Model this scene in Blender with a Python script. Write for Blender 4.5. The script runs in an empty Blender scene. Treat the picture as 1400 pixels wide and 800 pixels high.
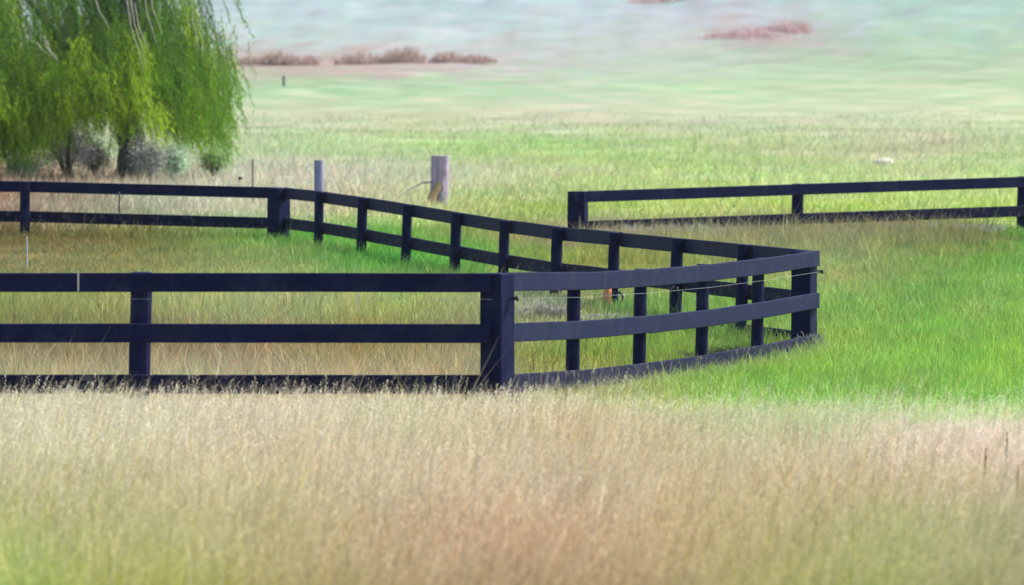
import bpy, math, random
import numpy as np
from mathutils import Vector, Matrix

random.seed(7)
rng = np.random.default_rng(11)
scene = bpy.context.scene
C = scene.collection

# ------------------------------------------------------------------ camera model
F = 10500.0                      # focal length in photo pixels (1400 wide)
CAMZ = 3.0
PITCH = math.atan(362.0 / F)
cp, sp = math.cos(PITCH), math.sin(PITCH)

def at(px, py, d):
    """world point seen at photo pixel (px,py) at horizontal distance d"""
    a, b = (px - 700.0) / F, (400.0 - py) / F
    s = d / (cp + b * sp)
    return Vector((a * s, d, CAMZ + (b * cp - sp) * s))

def proj(x, y, z):
    zz = z - CAMZ
    dep = y * cp - zz * sp
    up = y * sp + zz * cp
    return 700 + F * x / dep, 400 - F * up / dep

# ------------------------------------------------------------------ terrain
PY = np.array([-40, 0, 10, 20, 30, 41, 50, 57, 60, 61.5, 62.8, 64, 67, 70, 75, 79, 86, 99, 108, 120, 140, 170, 200, 260, 330, 400, 500, 640, 800, 1000.])
PZ = np.array([1.5, 1.45, 1.2, .7, .1, -.36, -.43, -.40, -.34, -.24, -.165, -.125, -.20, -.255, -.31, -.27, -.17, -.07, .0, .12, .31, .42, .55, 1.15, 2.35, 4.5, 9.2, 17, 26, 36.])
_g = np.arange(-40, 1001, .5)
_z = np.interp(_g, PY, PZ)
_zs = _z.copy()
for w, lo in ((3, 0), (21, 110), (61, 180)):
    k = np.hanning(w + 2)[1:-1]; k /= k.sum()
    f = np.convolve(np.pad(_zs, w // 2, mode='edge'), k, 'valid')
    m = np.clip((_g - lo) / 25.0, 0, 1) if lo else 1
    _zs = _zs * (1 - m) + f * m

def fbm(x, y, s, seed=0, octv=3):
    r = np.random.default_rng(seed)
    out = np.zeros_like(np.asarray(x, float)); amp = 1; tot = 0
    for o in range(octv):
        for q in range(5):
            a = r.uniform(0, 6.283); fr = r.uniform(.7, 1.4) / s
            out += amp * np.sin((x * math.cos(a) + y * math.sin(a)) * fr * 6.283 + r.uniform(0, 6.28)) / 2.6
        tot += amp; amp *= .55; s *= .47
    return out / tot

def gz(x, y):
    x = np.asarray(x, float); y = np.asarray(y, float)
    z = np.interp(y, _g, _zs)
    amp = np.interp(y, [0, 110, 150, 300, 800], [.010, .02, .06, .2, 1.5])
    z = z + amp * fbm(x, y, 9.0, 3) * np.clip(np.abs(y) / 20, 0, 1)
    z = z + np.interp(y, [56, 60, 64], [.05, .03, 0]) * fbm(x, y, 2.2, 5) * (y > 30)
    # bank that rises a little to the right in front
    return z

# ------------------------------------------------------------------ ground cover colours
def lin(c):
    c = np.asarray(c, float) / 255.0
    return np.where(c <= .04045, c / 12.92, ((c + .055) / 1.055) ** 2.4)

CP = [  # top rows put the distant haze into a pale cyan ground colour
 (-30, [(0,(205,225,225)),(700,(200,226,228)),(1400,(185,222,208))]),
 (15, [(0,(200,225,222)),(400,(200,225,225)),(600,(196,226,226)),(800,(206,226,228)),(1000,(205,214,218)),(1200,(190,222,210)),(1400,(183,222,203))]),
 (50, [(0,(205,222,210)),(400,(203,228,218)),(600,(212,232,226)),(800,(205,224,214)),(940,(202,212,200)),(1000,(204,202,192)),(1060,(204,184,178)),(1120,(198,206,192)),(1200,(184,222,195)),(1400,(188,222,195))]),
 (88, [(0,(200,190,178)),(350,(200,180,165)),(550,(202,186,176)),(660,(205,205,192)),(800,(195,215,195)),(1000,(190,220,190)),(1200,(184,220,178)),(1400,(188,220,180))]),
 (122, [(0,(170,212,160)),(400,(166,212,158)),(600,(170,214,164)),(800,(185,220,176)),(1000,(182,218,165)),(1200,(190,220,172)),(1400,(188,222,170))]),
 (160, [(0,(190,205,160)),(400,(195,208,160)),(600,(200,210,160)),(800,(205,210,170)),(1000,(196,214,164)),(1200,(198,216,166)),(1400,(200,219,160))]),
 (200, [(0,(185,205,150)),(350,(190,214,160)),(500,(184,214,148)),(700,(168,214,122)),(900,(183,214,136)),(1050,(190,212,145)),(1200,(206,208,164)),(1300,(204,206,164)),(1400,(184,214,146))]),
 (236, [(0,(190,155,125)),(160,(195,175,155)),(300,(206,204,184)),(500,(206,206,184)),(700,(202,208,164)),(800,(190,208,145)),(900,(175,206,128)),(1200,(190,210,148)),(1400,(182,212,140))]),
 (280, [(0,(148,118,98)),(200,(170,168,148)),(300,(202,192,176)),(450,(196,182,152)),(600,(190,194,138)),(740,(146,170,84)),(900,(174,194,108)),(1100,(168,194,100)),(1400,(174,200,106))]),
 (322, [(0,(128,112,72)),(200,(134,130,72)),(260,(128,144,76)),(350,(116,168,76)),(450,(104,180,70)),(540,(110,180,74)),(700,(165,160,110)),(830,(172,158,130)),(1000,(168,155,125)),(1150,(160,152,118)),(1300,(145,135,98)),(1400,(106,156,74))]),
 (356, [(0,(152,142,102)),(200,(152,146,96)),(350,(150,168,108)),(500,(84,166,62)),(650,(86,176,56)),(800,(160,165,88)),(1150,(164,168,120)),(1250,(125,165,88)),(1400,(108,178,66))]),
 (415, [(0,(140,165,90)),(150,(138,165,96)),(250,(158,186,126)),(400,(174,186,138)),(550,(140,184,104)),(650,(174,176,130)),(740,(165,175,148)),(850,(112,168,88)),(1000,(108,172,70)),(1150,(128,184,92)),(1270,(112,172,80)),(1400,(124,188,78))]),
 (485, [(0,(152,134,100)),(150,(156,140,100)),(300,(166,140,110)),(500,(166,145,84)),(640,(172,155,120)),(740,(136,160,66)),(900,(112,166,56)),(1000,(112,172,56)),(1150,(126,190,78)),(1300,(118,196,66)),(1400,(132,198,62))]),
 (540, [(0,(190,180,145)),(300,(196,186,155)),(700,(194,184,148)),(830,(168,186,118)),(950,(136,190,84)),(1100,(122,194,70)),(1250,(122,192,70)),(1400,(120,196,66))]),
 (560, [(0,(205,200,170)),(300,(206,198,170)),(540,(196,192,150)),(780,(194,180,140)),(900,(172,186,124)),(1000,(146,188,98)),(1150,(132,190,84)),(1300,(130,192,76)),(1400,(138,194,78))]),
 (578, [(0,(214,208,184)),(120,(206,202,176)),(300,(208,200,176)),(400,(200,192,164)),(540,(176,190,134)),(780,(190,168,124)),(920,(196,186,150)),(1040,(170,184,128)),(1130,(170,184,138)),(1200,(222,208,196)),(1280,(238,220,214)),(1400,(244,226,222))]),
 (606, [(0,(202,196,162)),(300,(200,192,160)),(600,(198,190,158)),(780,(190,168,124)),(1000,(198,186,150)),(1150,(210,192,168)),(1300,(230,210,200)),(1400,(232,212,204))]),
 (650, [(0,(195,190,150)),(300,(196,186,150)),(600,(202,190,165)),(800,(202,190,165)),(1000,(194,180,138)),(1200,(196,176,146)),(1400,(202,186,158))]),
 (720, [(0,(174,176,108)),(300,(186,176,130)),(600,(192,165,135)),(800,(190,165,130)),(1000,(180,166,112)),(1250,(170,176,112)),(1400,(180,170,130))]),
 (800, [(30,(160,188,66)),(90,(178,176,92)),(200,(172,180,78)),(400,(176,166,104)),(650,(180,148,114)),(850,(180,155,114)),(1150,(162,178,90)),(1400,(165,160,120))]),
]
CY = np.array([r[0] for r in CP], float)
def field(px, py):
    px = np.clip(np.asarray(px, float), -60, 1460); py = np.asarray(py, float)
    rows = np.stack([np.stack([np.interp(px, [q[0] for q in r[1]], [lin(q[1])[c] for q in r[1]]) for c in range(3)], -1) for r in CP])
    t = np.interp(py, CY, np.arange(len(CY)))
    i = np.clip(np.floor(t).astype(int), 0, len(CY) - 2); f = (t - i)[..., None]
    f = f * f * (3 - 2 * f)
    idx = np.arange(px.size).reshape(px.shape)
    flat = rows.reshape(len(CY), -1, 3)
    a = flat[i.ravel(), idx.ravel()].reshape(px.shape + (3,)); b = flat[(i + 1).ravel(), idx.ravel()].reshape(px.shape + (3,))
    return a * (1 - f) + b * f

GAIN_FG, GAIN_NEAR, GAIN_FAR = .80, .66, .50
def cover(x, y, z):
    """colour of the plants that grow at a place: dry, green and pale swards, far haze painted in"""
    wx = x + .35 * fbm(x, y, 1.5, 21) * np.clip(y / 90, .5, 3); wy = y + y * y / 3600 * fbm(x, y, 2.6, 22) + .9 * fbm(x, y * .3, 1.3, 23) * np.exp(-((y - 62) / 2.5) ** 2)
    wz = z + (gz(wx, wy) - gz(x, y))
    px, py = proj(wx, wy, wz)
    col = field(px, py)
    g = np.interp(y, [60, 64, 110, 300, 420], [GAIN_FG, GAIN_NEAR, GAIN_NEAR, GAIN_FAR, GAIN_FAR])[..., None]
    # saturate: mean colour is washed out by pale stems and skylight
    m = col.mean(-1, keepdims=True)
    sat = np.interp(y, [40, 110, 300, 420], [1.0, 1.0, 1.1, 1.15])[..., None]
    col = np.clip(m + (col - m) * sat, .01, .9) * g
    KD = [36, 45, 58, 64, 75, 87, 100, 122, 140, 170, 205, 250, 300, 350, 420]
    mul = np.stack([np.interp(y, KD, q) for q in (
        [1.05, 1.08, 1.10, 1.15, 1.28, 1.25, 1.15, 1.14, 1.14, 1.06, .95, .92, .93, .92, .90],
        [1.00, 1.04, 1.05, 1.03, 1.03, 1.08, 1.08, 1.08, 1.06, 1.00, .89, .86, .84, .86, .84],
        [.78, .86, 1.0, .88, .78, .80, .82, .92, 1.0, .95, .92, .85, .82, .84, .84])], -1)
    gr = np.clip((col[..., 1] / (col[..., 0] + 1e-3) - 1.0) * 2.2, 0, 1)
    mul[..., 0] = mul[..., 0] * gr * np.interp(y, [60, 64, 90, 110], [1, 1.12, 1.12, 1])
    mul *= (1 + .09 * gr * np.interp(y, [60, 64, 95, 110], [0, 1, 1, 0]))[..., None]
    mul[..., 0] = mul[..., 0] + (1 - gr) * np.interp(y, KD, [1.07, 1.10, 1.11, 1.04, 1.0, 1.02, 1.02, 1.0, 1.05, 1.0, .93, .92, .93, .92, .90])
    mul[..., 2] = mul[..., 2] * gr + (1 - gr) * np.maximum(mul[..., 2], .90)
    mul *= np.interp(y, [120, 160, 220, 420], [1, .86, .82, .86])[..., None]
    col = col * mul
    mo = (.22 * fbm(x, y / 2.5, 1.1, 34) * np.interp(y, [63, 66, 105, 110], [0, 1, 1, 0]))[..., None]
    col = col * (1 + mo * np.array([1.0, .35, .25]))
    # dead thatch showing through the green, in patches
    pt = np.clip(.10 + .28 * fbm(x, y, 1.9, 37) + .16 * fbm(x, y, .6, 38), 0, .45)[..., None] * gr[..., None] * (y < 112)[..., None]
    col = col * (1 - pt) + pt * np.array([.26, .25, .13])
    cr = (np.clip(.05 + .42 * fbm(x / 2.2, y / 6, 1.6, 36, 3), 0, .5) * np.clip((y - 112) / 15, 0, 1) * np.clip((290 - y) / 40, 0, 1))[..., None]
    col = col * (1 - cr) + cr * np.array([.42, .38, .28])
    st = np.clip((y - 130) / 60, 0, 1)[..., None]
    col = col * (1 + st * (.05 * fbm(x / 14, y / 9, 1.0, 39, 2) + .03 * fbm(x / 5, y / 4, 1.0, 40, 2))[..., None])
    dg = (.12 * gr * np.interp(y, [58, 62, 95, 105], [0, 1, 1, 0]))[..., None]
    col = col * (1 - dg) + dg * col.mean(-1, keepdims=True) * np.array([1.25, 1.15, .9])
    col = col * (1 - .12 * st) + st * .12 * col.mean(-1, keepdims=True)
    n = fbm(x, y, 3.5, 31)[..., None] * .10 + fbm(x, y, .8, 32)[..., None] * .07
    tint = np.array([.10, -.02, .04]) * fbm(x, y, 5.0, 33)[..., None]
    return np.clip(col * (1 + n) * (1 + tint), .005, .85)

# ------------------------------------------------------------------ mesh helpers
def mesh_np(name, V, faces, cols=None, smooth=False):
    """faces: list of (n,k) int arrays"""
    me = bpy.data.meshes.new(name)
    V = np.ascontiguousarray(V, dtype=np.float32)
    me.vertices.add(len(V)); me.vertices.foreach_set('co', V.ravel())
    nl = sum(f.size for f in faces); npoly = sum(len(f) for f in faces)
    me.loops.add(nl); me.polygons.add(npoly)
    li = np.concatenate([f.ravel() for f in faces]).astype(np.int32)
    tot = np.concatenate([np.full(len(f), f.shape[1]) for f in faces]).astype(np.int32)
    st = np.concatenate([[0], np.cumsum(tot)[:-1]]).astype(np.int32)
    me.loops.foreach_set('vertex_index', li)
    me.polygons.foreach_set('loop_start', st)
    me.polygons.foreach_set('loop_total', tot)
    if smooth: me.polygons.foreach_set('use_smooth', np.ones(npoly, bool))
    me.update(calc_edges=True)
    if cols is not None:
        a = me.attributes.new('Col', 'FLOAT_COLOR', 'POINT')
        c4 = np.ones((len(V), 4), np.float32); c4[:, :3] = cols
        a.data.foreach_set('color', c4.ravel())
    return me

def link(name, me, mat=None, parent=None):
    o = bpy.data.objects.new(name, me); C.objects.link(o)
    if mat is not None: me.materials.append(mat)
    if parent is not None: o.parent = parent; o.matrix_parent_inverse = Matrix.Identity(4)
    return o

def tag(o, label=None, cat=None, group=None, kind=None):
    if label: o['label'] = label
    if cat: o['category'] = cat
    if group: o['group'] = group
    if kind: o['kind'] = kind
    return o

def empty(name, loc):
    o = bpy.data.objects.new(name, None); C.objects.link(o); o.location = loc
    o.empty_display_size = .2
    return o

class MB:
    """collects pieces in world space; built relative to an origin"""
    def __init__(s): s.v = []; s.q = []; s.n = 0
    def add(s, v, f):
        s.v += [Vector(p) for p in v]
        s.q += [tuple(i + s.n for i in ff) for ff in f]; s.n += len(v)
    def box(s, c, ax, ay, az):
        c = Vector(c); v = []
        for k in (-1, 1):
            for j in (-1, 1):
                for i in (-1, 1): v.append(c + ax * i + ay * j + az * k)
        s.add(v, [(0,2,3,1),(4,5,7,6),(0,1,5,4),(2,6,7,3),(0,4,6,2),(1,3,7,5)])
    def tube(s, pts, rad, n=8, jit=0, cap=True):
        pts = [Vector(p) for p in pts]; v = []; f = []
        up = Vector((0, 1, .02)).normalized()
        for i, p in enumerate(pts):
            t = (pts[min(i + 1, len(pts) - 1)] - pts[max(i - 1, 0)]).normalized()
            a = t.cross(up)
            if a.length < .1: a = t.cross(Vector((1, 0, 0)))
            a.normalize(); b = t.cross(a)
            r = rad[i] if hasattr(rad, '__len__') else rad
            for k in range(n):
                th = 6.28318 * k / n
                rr = r * (1 + random.uniform(-jit, jit))
                v.append(p + a * math.cos(th) * rr + b * math.sin(th) * rr)
        for i in range(len(pts) - 1):
            for k in range(n):
                f.append((i*n+k, i*n+(k+1) % n, (i+1)*n+(k+1) % n, (i+1)*n+k))
        if cap: f.append(tuple(range(n))[::-1]); f.append(tuple((len(pts)-1)*n+k for k in range(n)))
        s.add(v, f)
    def build(s, name, mat, parent=None, origin=None, smooth=False, bevel=0):
        o0 = Vector(parent.location) if (parent is not None and origin is None) else Vector(origin or (0,0,0))
        me = bpy.data.meshes.new(name)
        me.from_pydata([p - o0 for p in s.v], [], s.q)
        if smooth: me.polygons.foreach_set('use_smooth', [True] * len(me.polygons))
        me.update()
        o = link(name, me, mat, parent)
        if parent is None: o.location = o0
        if bevel:
            b = o.modifiers.new('edge', 'BEVEL'); b.width = bevel; b.segments = 2; b.limit_method = 'ANGLE'
        return o

# ------------------------------------------------------------------ materials
def nodes(name):
    m = bpy.data.materials.new(name); m.use_nodes = True
    nt = m.node_tree; nt.nodes.clear()
    out = nt.nodes.new('ShaderNodeOutputMaterial')
    return m, nt, out
def N(nt, t, **kw):
    n = nt.nodes.new(t)
    for k, v in kw.items(): setattr(n, k, v)
    return n

def foliage_mat(name, transl=.35, rough=.6, spec=.15):
    m, nt, out = nodes(name)
    at_ = N(nt, 'ShaderNodeAttribute', attribute_name='Col')
    b = N(nt, 'ShaderNodeBsdfPrincipled'); b.inputs['Roughness'].default_value = rough
    b.inputs['Specular IOR Level'].default_value = spec
    tr = N(nt, 'ShaderNodeBsdfTranslucent')
    mx = N(nt, 'ShaderNodeMixShader'); mx.inputs[0].default_value = transl
    L = nt.links.new
    L(at_.outputs['Color'], b.inputs['Base Color']); L(at_.outputs['Color'], tr.inputs['Color'])
    L(b.outputs[0], mx.inputs[1]); L(tr.outputs[0], mx.inputs[2]); L(mx.outputs[0], out.inputs[0])
    return m

def ground_mat():
    m, nt, out = nodes('grassy_soil'); L = nt.links.new
    at_ = N(nt, 'ShaderNodeAttribute', attribute_name='Col')
    b = N(nt, 'ShaderNodeBsdfPrincipled'); b.inputs['Roughness'].default_value = .95
    b.inputs['Specular IOR Level'].default_value = .05
    geo = N(nt, 'ShaderNodeNewGeometry')
    mp = N(nt, 'ShaderNodeMapping'); mp.inputs['Scale'].default_value = (.22, .40, 1)
    n1 = N(nt, 'ShaderNodeTexNoise'); n1.inputs['Scale'].default_value = 1.1; n1.inputs['Detail'].default_value = 9; n1.inputs['Roughness'].default_value = .7
    r1 = N(nt, 'ShaderNodeMapRange'); r1.inputs['From Min'].default_value = .3; r1.inputs['From Max'].default_value = .7
    r1.inputs['To Min'].default_value = .90; r1.inputs['To Max'].default_value = 1.1
    vm = N(nt, 'ShaderNodeVectorMath', operation='SCALE')
    bp = N(nt, 'ShaderNodeBump'); bp.inputs['Strength'].default_value = .3; bp.inputs['Distance'].default_value = .03
    L(geo.outputs['Position'], mp.inputs[0]); L(mp.outputs[0], n1.inputs['Vector'])
    L(n1.outputs['Fac'], r1.inputs['Value']); L(at_.outputs['Color'], vm.inputs[0]); L(r1.outputs[0], vm.inputs['Scale'])
    L(vm.outputs[0], b.inputs['Base Color']); L(n1.outputs['Fac'], bp.inputs['Height']); L(bp.outputs[0], b.inputs['Normal'])
    L(b.outputs[0], out.inputs[0])
    return m

def solid(name, c1, c2, scale=6, stretch=(1, 1, 1), rough=.6, spec=.3, bump=.3, dist=.01, wear=None, detail=6):
    """two-tone noise over the object's own coordinates, with bump and optional pale wear"""
    m, nt, out = nodes(name); L = nt.links.new
    tc = N(nt, 'ShaderNodeTexCoord')
    mp = N(nt, 'ShaderNodeMapping'); mp.inputs['Scale'].default_value = stretch
    n1 = N(nt, 'ShaderNodeTexNoise'); n1.inputs['Scale'].default_value = scale; n1.inputs['Detail'].default_value = detail; n1.inputs['Roughness'].default_value = .65
    cr = N(nt, 'ShaderNodeValToRGB'); cr.color_ramp.elements[0].position = .32; cr.color_ramp.elements[1].position = .68
    cr.color_ramp.elements[0].color = (*c1, 1); cr.color_ramp.elements[1].color = (*c2, 1)
    b = N(nt, 'ShaderNodeBsdfPrincipled'); b.inputs['Roughness'].default_value = rough; b.inputs['Specular IOR Level'].default_value = spec
    bp = N(nt, 'ShaderNodeBump'); bp.inputs['Strength'].default_value = bump; bp.inputs['Distance'].default_value = dist
    L(tc.outputs['Object'], mp.inputs[0]); L(mp.outputs[0], n1.inputs['Vector']); L(n1.outputs['Fac'], cr.inputs[0])
    L(n1.outputs['Fac'], bp.inputs['Height']); L(bp.outputs[0], b.inputs['Normal'])
    src = cr.outputs[0]
    if wear:
        wc, lo, hi, ws = wear
        n2 = N(nt, 'ShaderNodeTexNoise'); n2.inputs['Scale'].default_value = ws; n2.inputs['Detail'].default_value = 8; n2.inputs['Roughness'].default_value = .75
        mr = N(nt, 'ShaderNodeMapRange'); mr.inputs['From Min'].default_value = lo; mr.inputs['From Max'].default_value = hi
        mx = N(nt, 'ShaderNodeMix', data_type='RGBA'); mx.inputs['B'].default_value = (*wc, 1)
        L(tc.outputs['Object'], n2.inputs['Vector']); L(n2.outputs['Fac'], mr.inputs['Value']); L(mr.outputs[0], mx.inputs['Factor'])
        L(src, mx.inputs['A']); src = mx.outputs['Result']
    L(src, b.inputs['Base Color']); L(b.outputs[0], out.inputs[0])
    return m

M_grass = foliage_mat('grass_blades', .35)
M_leaf = foliage_mat('willow_leaves', .45, .5, .12)
M_shrub = foliage_mat('shrub_leaves', .25)
M_ground = ground_mat()
M_paint = solid('navy_black_fence_paint', (.0040, .0058, .026), (.0075, .0100, .040), 5, (1, 1, 1), .65, .045, .25, .004, wear=((.022, .026, .05), .50, .80, 4))
M_paint_old = solid('weathered_fence_paint', (.004, .005, .020), (.012, .014, .034), 9, (1, 1, 1), .8, .05, .5, .01, wear=((.17, .16, .16), .54, .74, 13))
M_postgrey = solid('weathered_lavender_timber', (.17, .15, .25), (.27, .24, .36), 8, (4, 4, .6), .8, .15, .5, .01)
M_stump = solid('old_purple_brown_timber', (.16, .10, .14), (.34, .30, .38), 5, (3, 3, .5), .85, .1, .6, .02)
M_brace = solid('brown_split_timber', (.13, .085, .05), (.24, .17, .10), 6, (3, 3, .6), .85, .1, .5, .01)
M_bark = solid('willow_bark', (.035, .032, .03), (.16, .15, .15), 7, (2, 2, .5), .9, .1, 1, .05)
M_twig = solid('pale_twig', (.18, .17, .13), (.32, .31, .26), 12, (1, 1, 1), .8, .1, .2, .003)
M_wire = solid('galvanised_wire', (.16, .17, .22), (.26, .27, .33), 20, (1, 1, 1), .4, .6, 0, .001)
M_black = solid('black_rubber', (.008, .008, .012), (.02, .02, .026), 20, (1, 1, 1), .5, .4, .1, .002)
M_stake = solid('dark_steel_stake', (.04, .045, .05), (.10, .10, .10), 20, (1, 1, 1), .6, .4, .1, .002)
M_palestake = solid('white_plastic_stake', (.30, .31, .28), (.42, .42, .38), 20, (1, 1, 1), .5, .3, .1, .002)
M_orange = solid('orange_brown_scrap', (.38, .13, .06), (.60, .26, .14), 18, (1, 1, 1), .7, .2, .4, .01)
M_rock = solid('pale_rock', (.34, .31, .26), (.50, .47, .40), 5, (1, 1, 1), .9, .1, .8, .04)

# ------------------------------------------------------------------ ground sheet
def build_ground():
    ys = np.unique(np.concatenate([np.arange(-40, 36, 2.), np.arange(36, 66, .16), np.arange(66, 125, .3), np.arange(125, 300, 1.2), np.arange(300, 1001, 6.)]))
    u = np.linspace(-1, 1, 261); u = np.sign(u) * (np.abs(u) * .42 + np.abs(u) ** 5 * .58)
    X = u[None, :] * (np.maximum(ys, 0) * .35 + 30)[:, None] * 1.15
    Y = np.repeat(ys[:, None], len(u), 1)
    Z = gz(X, Y)
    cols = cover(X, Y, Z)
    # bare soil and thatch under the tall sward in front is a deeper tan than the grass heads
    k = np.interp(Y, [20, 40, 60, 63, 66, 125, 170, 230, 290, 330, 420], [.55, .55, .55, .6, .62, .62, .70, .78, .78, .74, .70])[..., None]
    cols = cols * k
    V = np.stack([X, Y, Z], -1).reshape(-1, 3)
    n, m = len(ys), len(u)
    i = (np.arange(n - 1)[:, None] * m + np.arange(m - 1)[None, :]).ravel()
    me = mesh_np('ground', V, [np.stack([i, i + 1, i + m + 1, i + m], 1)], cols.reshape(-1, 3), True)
    o = link('ground', me, M_ground); tag(o, kind='structure')
build_ground()

# ------------------------------------------------------------------ grass
def blades(name, label, x, y, h, w, col, lean=.25, curl=.35, seg2=True, wind=.18, mat=None, rnd=.2):
    n = len(x); z = gz(x, y) - .01
    th = rng.uniform(0, 6.283, n)
    lx = rng.normal(0, lean, n) + wind * (1 + .9 * fbm(x, y, 1.4, 59)); ly = rng.normal(0, lean, n)
    fx, fy = np.cos(th), np.sin(th)
    # blades turn mostly edge-random; width vector horizontal
    wx, wy = fx * w * .5, fy * w * .5
    base = np.stack([x, y, z], -1)
    tip = base + np.stack([lx * h * (1 + curl), ly * h * (1 + curl), h * np.sqrt(np.clip(1 - .5 * (lx**2 + ly**2), .3, 1))], -1)
    mid = base + np.stack([lx * h * .42, ly * h * .42, h * .56], -1)
    W = np.stack([wx, wy, np.zeros(n)], -1)
    hue = rng.normal(0, 1, (n, 1)); val = np.exp(rng.normal(0, rnd, (n, 1)))
    cc = np.clip(col * val * (1 + hue * np.array([[.10, .0, -.06]])), .004, .85)
    if seg2:
        V = np.stack([base - W, base + W, mid + W * .85, mid - W * .85, tip], 1).reshape(-1, 3)
        o = np.arange(n)[:, None] * 5
        faces = [o + np.array([[0, 1, 2, 3]]), o + np.array([[3, 2, 4]])]
        cv = np.stack([cc * .9, cc * .9, cc, cc, cc * 1.06], 1).reshape(-1, 3)
    else:
        V = np.stack([base - W, base + W, tip], 1).reshape(-1, 3)
        o = np.arange(n)[:, None] * 3
        faces = [o + np.array([[0, 1, 2]])]
        cv = np.repeat(cc, 3, 0)
    ob = link(name, mesh_np(name, V, faces, np.clip(cv, .004, .9)), mat or M_grass)
    tag(ob, label, 'grass', kind='stuff')
    return ob

def scatter(n, y0, y1, marg=2.2, xr=None, dens=None):
    """uniform per area in the strip of land the lens sees, plus a margin"""
    y = np.sqrt(rng.uniform(y0**2, y1**2, n))
    hw = 700 / F * y + marg
    x = rng.uniform(-1, 1, n) * hw
    return x, y

def lush(col):   # 1 where the sward is green
    return np.clip((col[:, 1] / (col[:, 0] + 1e-3) - 1.02) * 3.0, 0, 1)

# foreground dry sward
x, y = scatter(300000, 36.5, 63.0)
keep = rng.uniform(0, 1, len(x)) < np.clip(.75 + .5 * fbm(x, y, .55, 51), .25, 1)
x, y = x[keep], y[keep]
px, _ = proj(x, y, gz(x, y))
yb = y + (np.interp(px, [740, 900, 1400], [0, .5, 1.5]) + .8 * fbm(x, y * .3, 1.3, 23)) * np.clip((px - 700) / 150, 0, 1) * np.clip((y - 55) / 3, 0, 1)
hh = np.interp(yb, [36, 57, 60, 61.5, 62.6, 63.2], [.50, .44, .34, .22, .10, .06])
tus = fbm(x, y * .6, .55, 57)
h = hh * np.exp(rng.normal(0, .25, len(x))) * (1 + .22 * fbm(x, y, 1.3, 52) + .16 * tus)
short = np.clip((px - 760) / 160, 0, 1) * np.clip((y - 60.2) / 1.2, 0, 1)
h *= 1 - .45 * short
h *= 1 + np.clip((y - 61) / 1.5, 0, 1) * .55 * fbm(x, y, .45, 56)
col = cover(x, y, gz(x, y) + hh * .85)
col = col * (1 + .34 * tus[:, None] * np.array([[.92, .9, .86]]) + .14 * fbm(x, y * .5, 1.6, 58)[:, None])
pale = (rng.uniform(0, 1, len(x)) < .30)[:, None]
col = np.where(pale, col * .70 + .3 * np.array([[.62, .55, .40]]), col * np.array([[.96, .96, .86]]))
w = np.interp(y, [36, 64], [.0042, .0050]) * rng.uniform(.6, 1.4, len(x))
blades('dry_grass', 'tall dry blond grass filling the foreground before the fence', x, y, h, w, col, lean=.19, wind=.25)

# coarse golden stalks scattered through it, leaning with the wind
xs, ys_ = scatter(15000, 36.5, 61.0)
k = rng.uniform(0, 1, len(xs)) < np.clip(.45 + .7 * fbm(xs, ys_, .8, 62), .05, 1); xs, ys_ = xs[k], ys_[k]
hs = np.interp(ys_, [36, 57, 60, 61.5], [.60, .54, .40, .24]) * np.exp(rng.normal(0, .18, len(xs)))
cs = cover(xs, ys_, gz(xs, ys_) + hs) * .45 + .55 * np.array([[.66, .56, .34]]) * np.exp(rng.normal(0, .25, (len(xs), 1)))
blades('golden_stalks', 'coarse golden bent stalks rising through the foreground grass', xs, ys_, hs, rng.uniform(.006, .011, len(xs)), np.clip(cs, .02, .85), lean=.24, wind=.32, curl=.6)
# seed heads standing above it
def seed_heads(n, y0, y1, hbase, name, label, sel=None, nsp=9, spread=.010):
    x, y = scatter(n, y0, y1)
    if sel is not None: k = sel(x, y); x, y = x[k], y[k]
    n = len(x)
    h = hbase(y) * np.exp(rng.normal(0, .16, n)); z = gz(x, y)
    lx = rng.normal(.20, .14, n); ly = rng.normal(0, .14, n)
    base = np.stack([x, y, z], -1)
    d = np.stack([lx, ly, np.ones(n)], -1)
    sf = np.interp(y, [36, 46, 56, 62], [.16, .26, .42, .5])[:, None]
    col = cover(x, y, z + h) * (1 - sf) + sf * np.array([[.74, .68, .55]])
    col *= np.exp(rng.normal(0, .15, (n, 1)))
    # stalk
    th = rng.uniform(0, 6.283, n); W = np.stack([np.cos(th), np.sin(th), 0 * th], -1) * .0013
    m = base + d * (h * .6)[:, None] - np.stack([lx, ly, 0*lx], -1) * (h * .15)[:, None]
    t = base + d * h[:, None]
    V = [np.stack([base - W, base + W, m + W, m - W, t], 1).reshape(-1, 3)]
    o = np.arange(n)[:, None] * 5
    Fq = [o + np.array([[0, 1, 2, 3]])]; Ft = [o + np.array([[3, 2, 4]])]
    cv = [np.repeat(col * .85, 5, 0)]; off = 5 * n
    dn = d / np.linalg.norm(d, axis=1, keepdims=True)
    for k in range(nsp):
        f = k / nsp
        p = t - dn * (h * .26 * f)[:, None]
        r = rng.normal(0, 1, (n, 3)); r[:, 2] = np.abs(r[:, 2]) * .8 + .8
        r /= np.linalg.norm(r, axis=1, keepdims=True)
        L_ = (.016 + spread * rng.uniform(0, 1, n))[:, None]
        q = p + r * L_
        a = np.cross(r, rng.normal(0, 1, (n, 3))); a /= np.linalg.norm(a, axis=1, keepdims=True) + 1e-6
        mm = (p + q) / 2
        V.append(np.stack([p, mm + a * .0037, q, mm - a * .0037], 1).reshape(-1, 3))
        o = np.arange(n)[:, None] * 4 + off
        Fq.append(o + np.array([[0, 1, 2, 3]])); cv.append(np.repeat(col, 4, 0)); off += 4 * n
    ob = link(name, mesh_np(name, np.concatenate(V), Fq + Ft, np.clip(np.concatenate(cv), .01, .85)), M_grass)
    return tag(ob, label, 'grass', kind='stuff')

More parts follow.
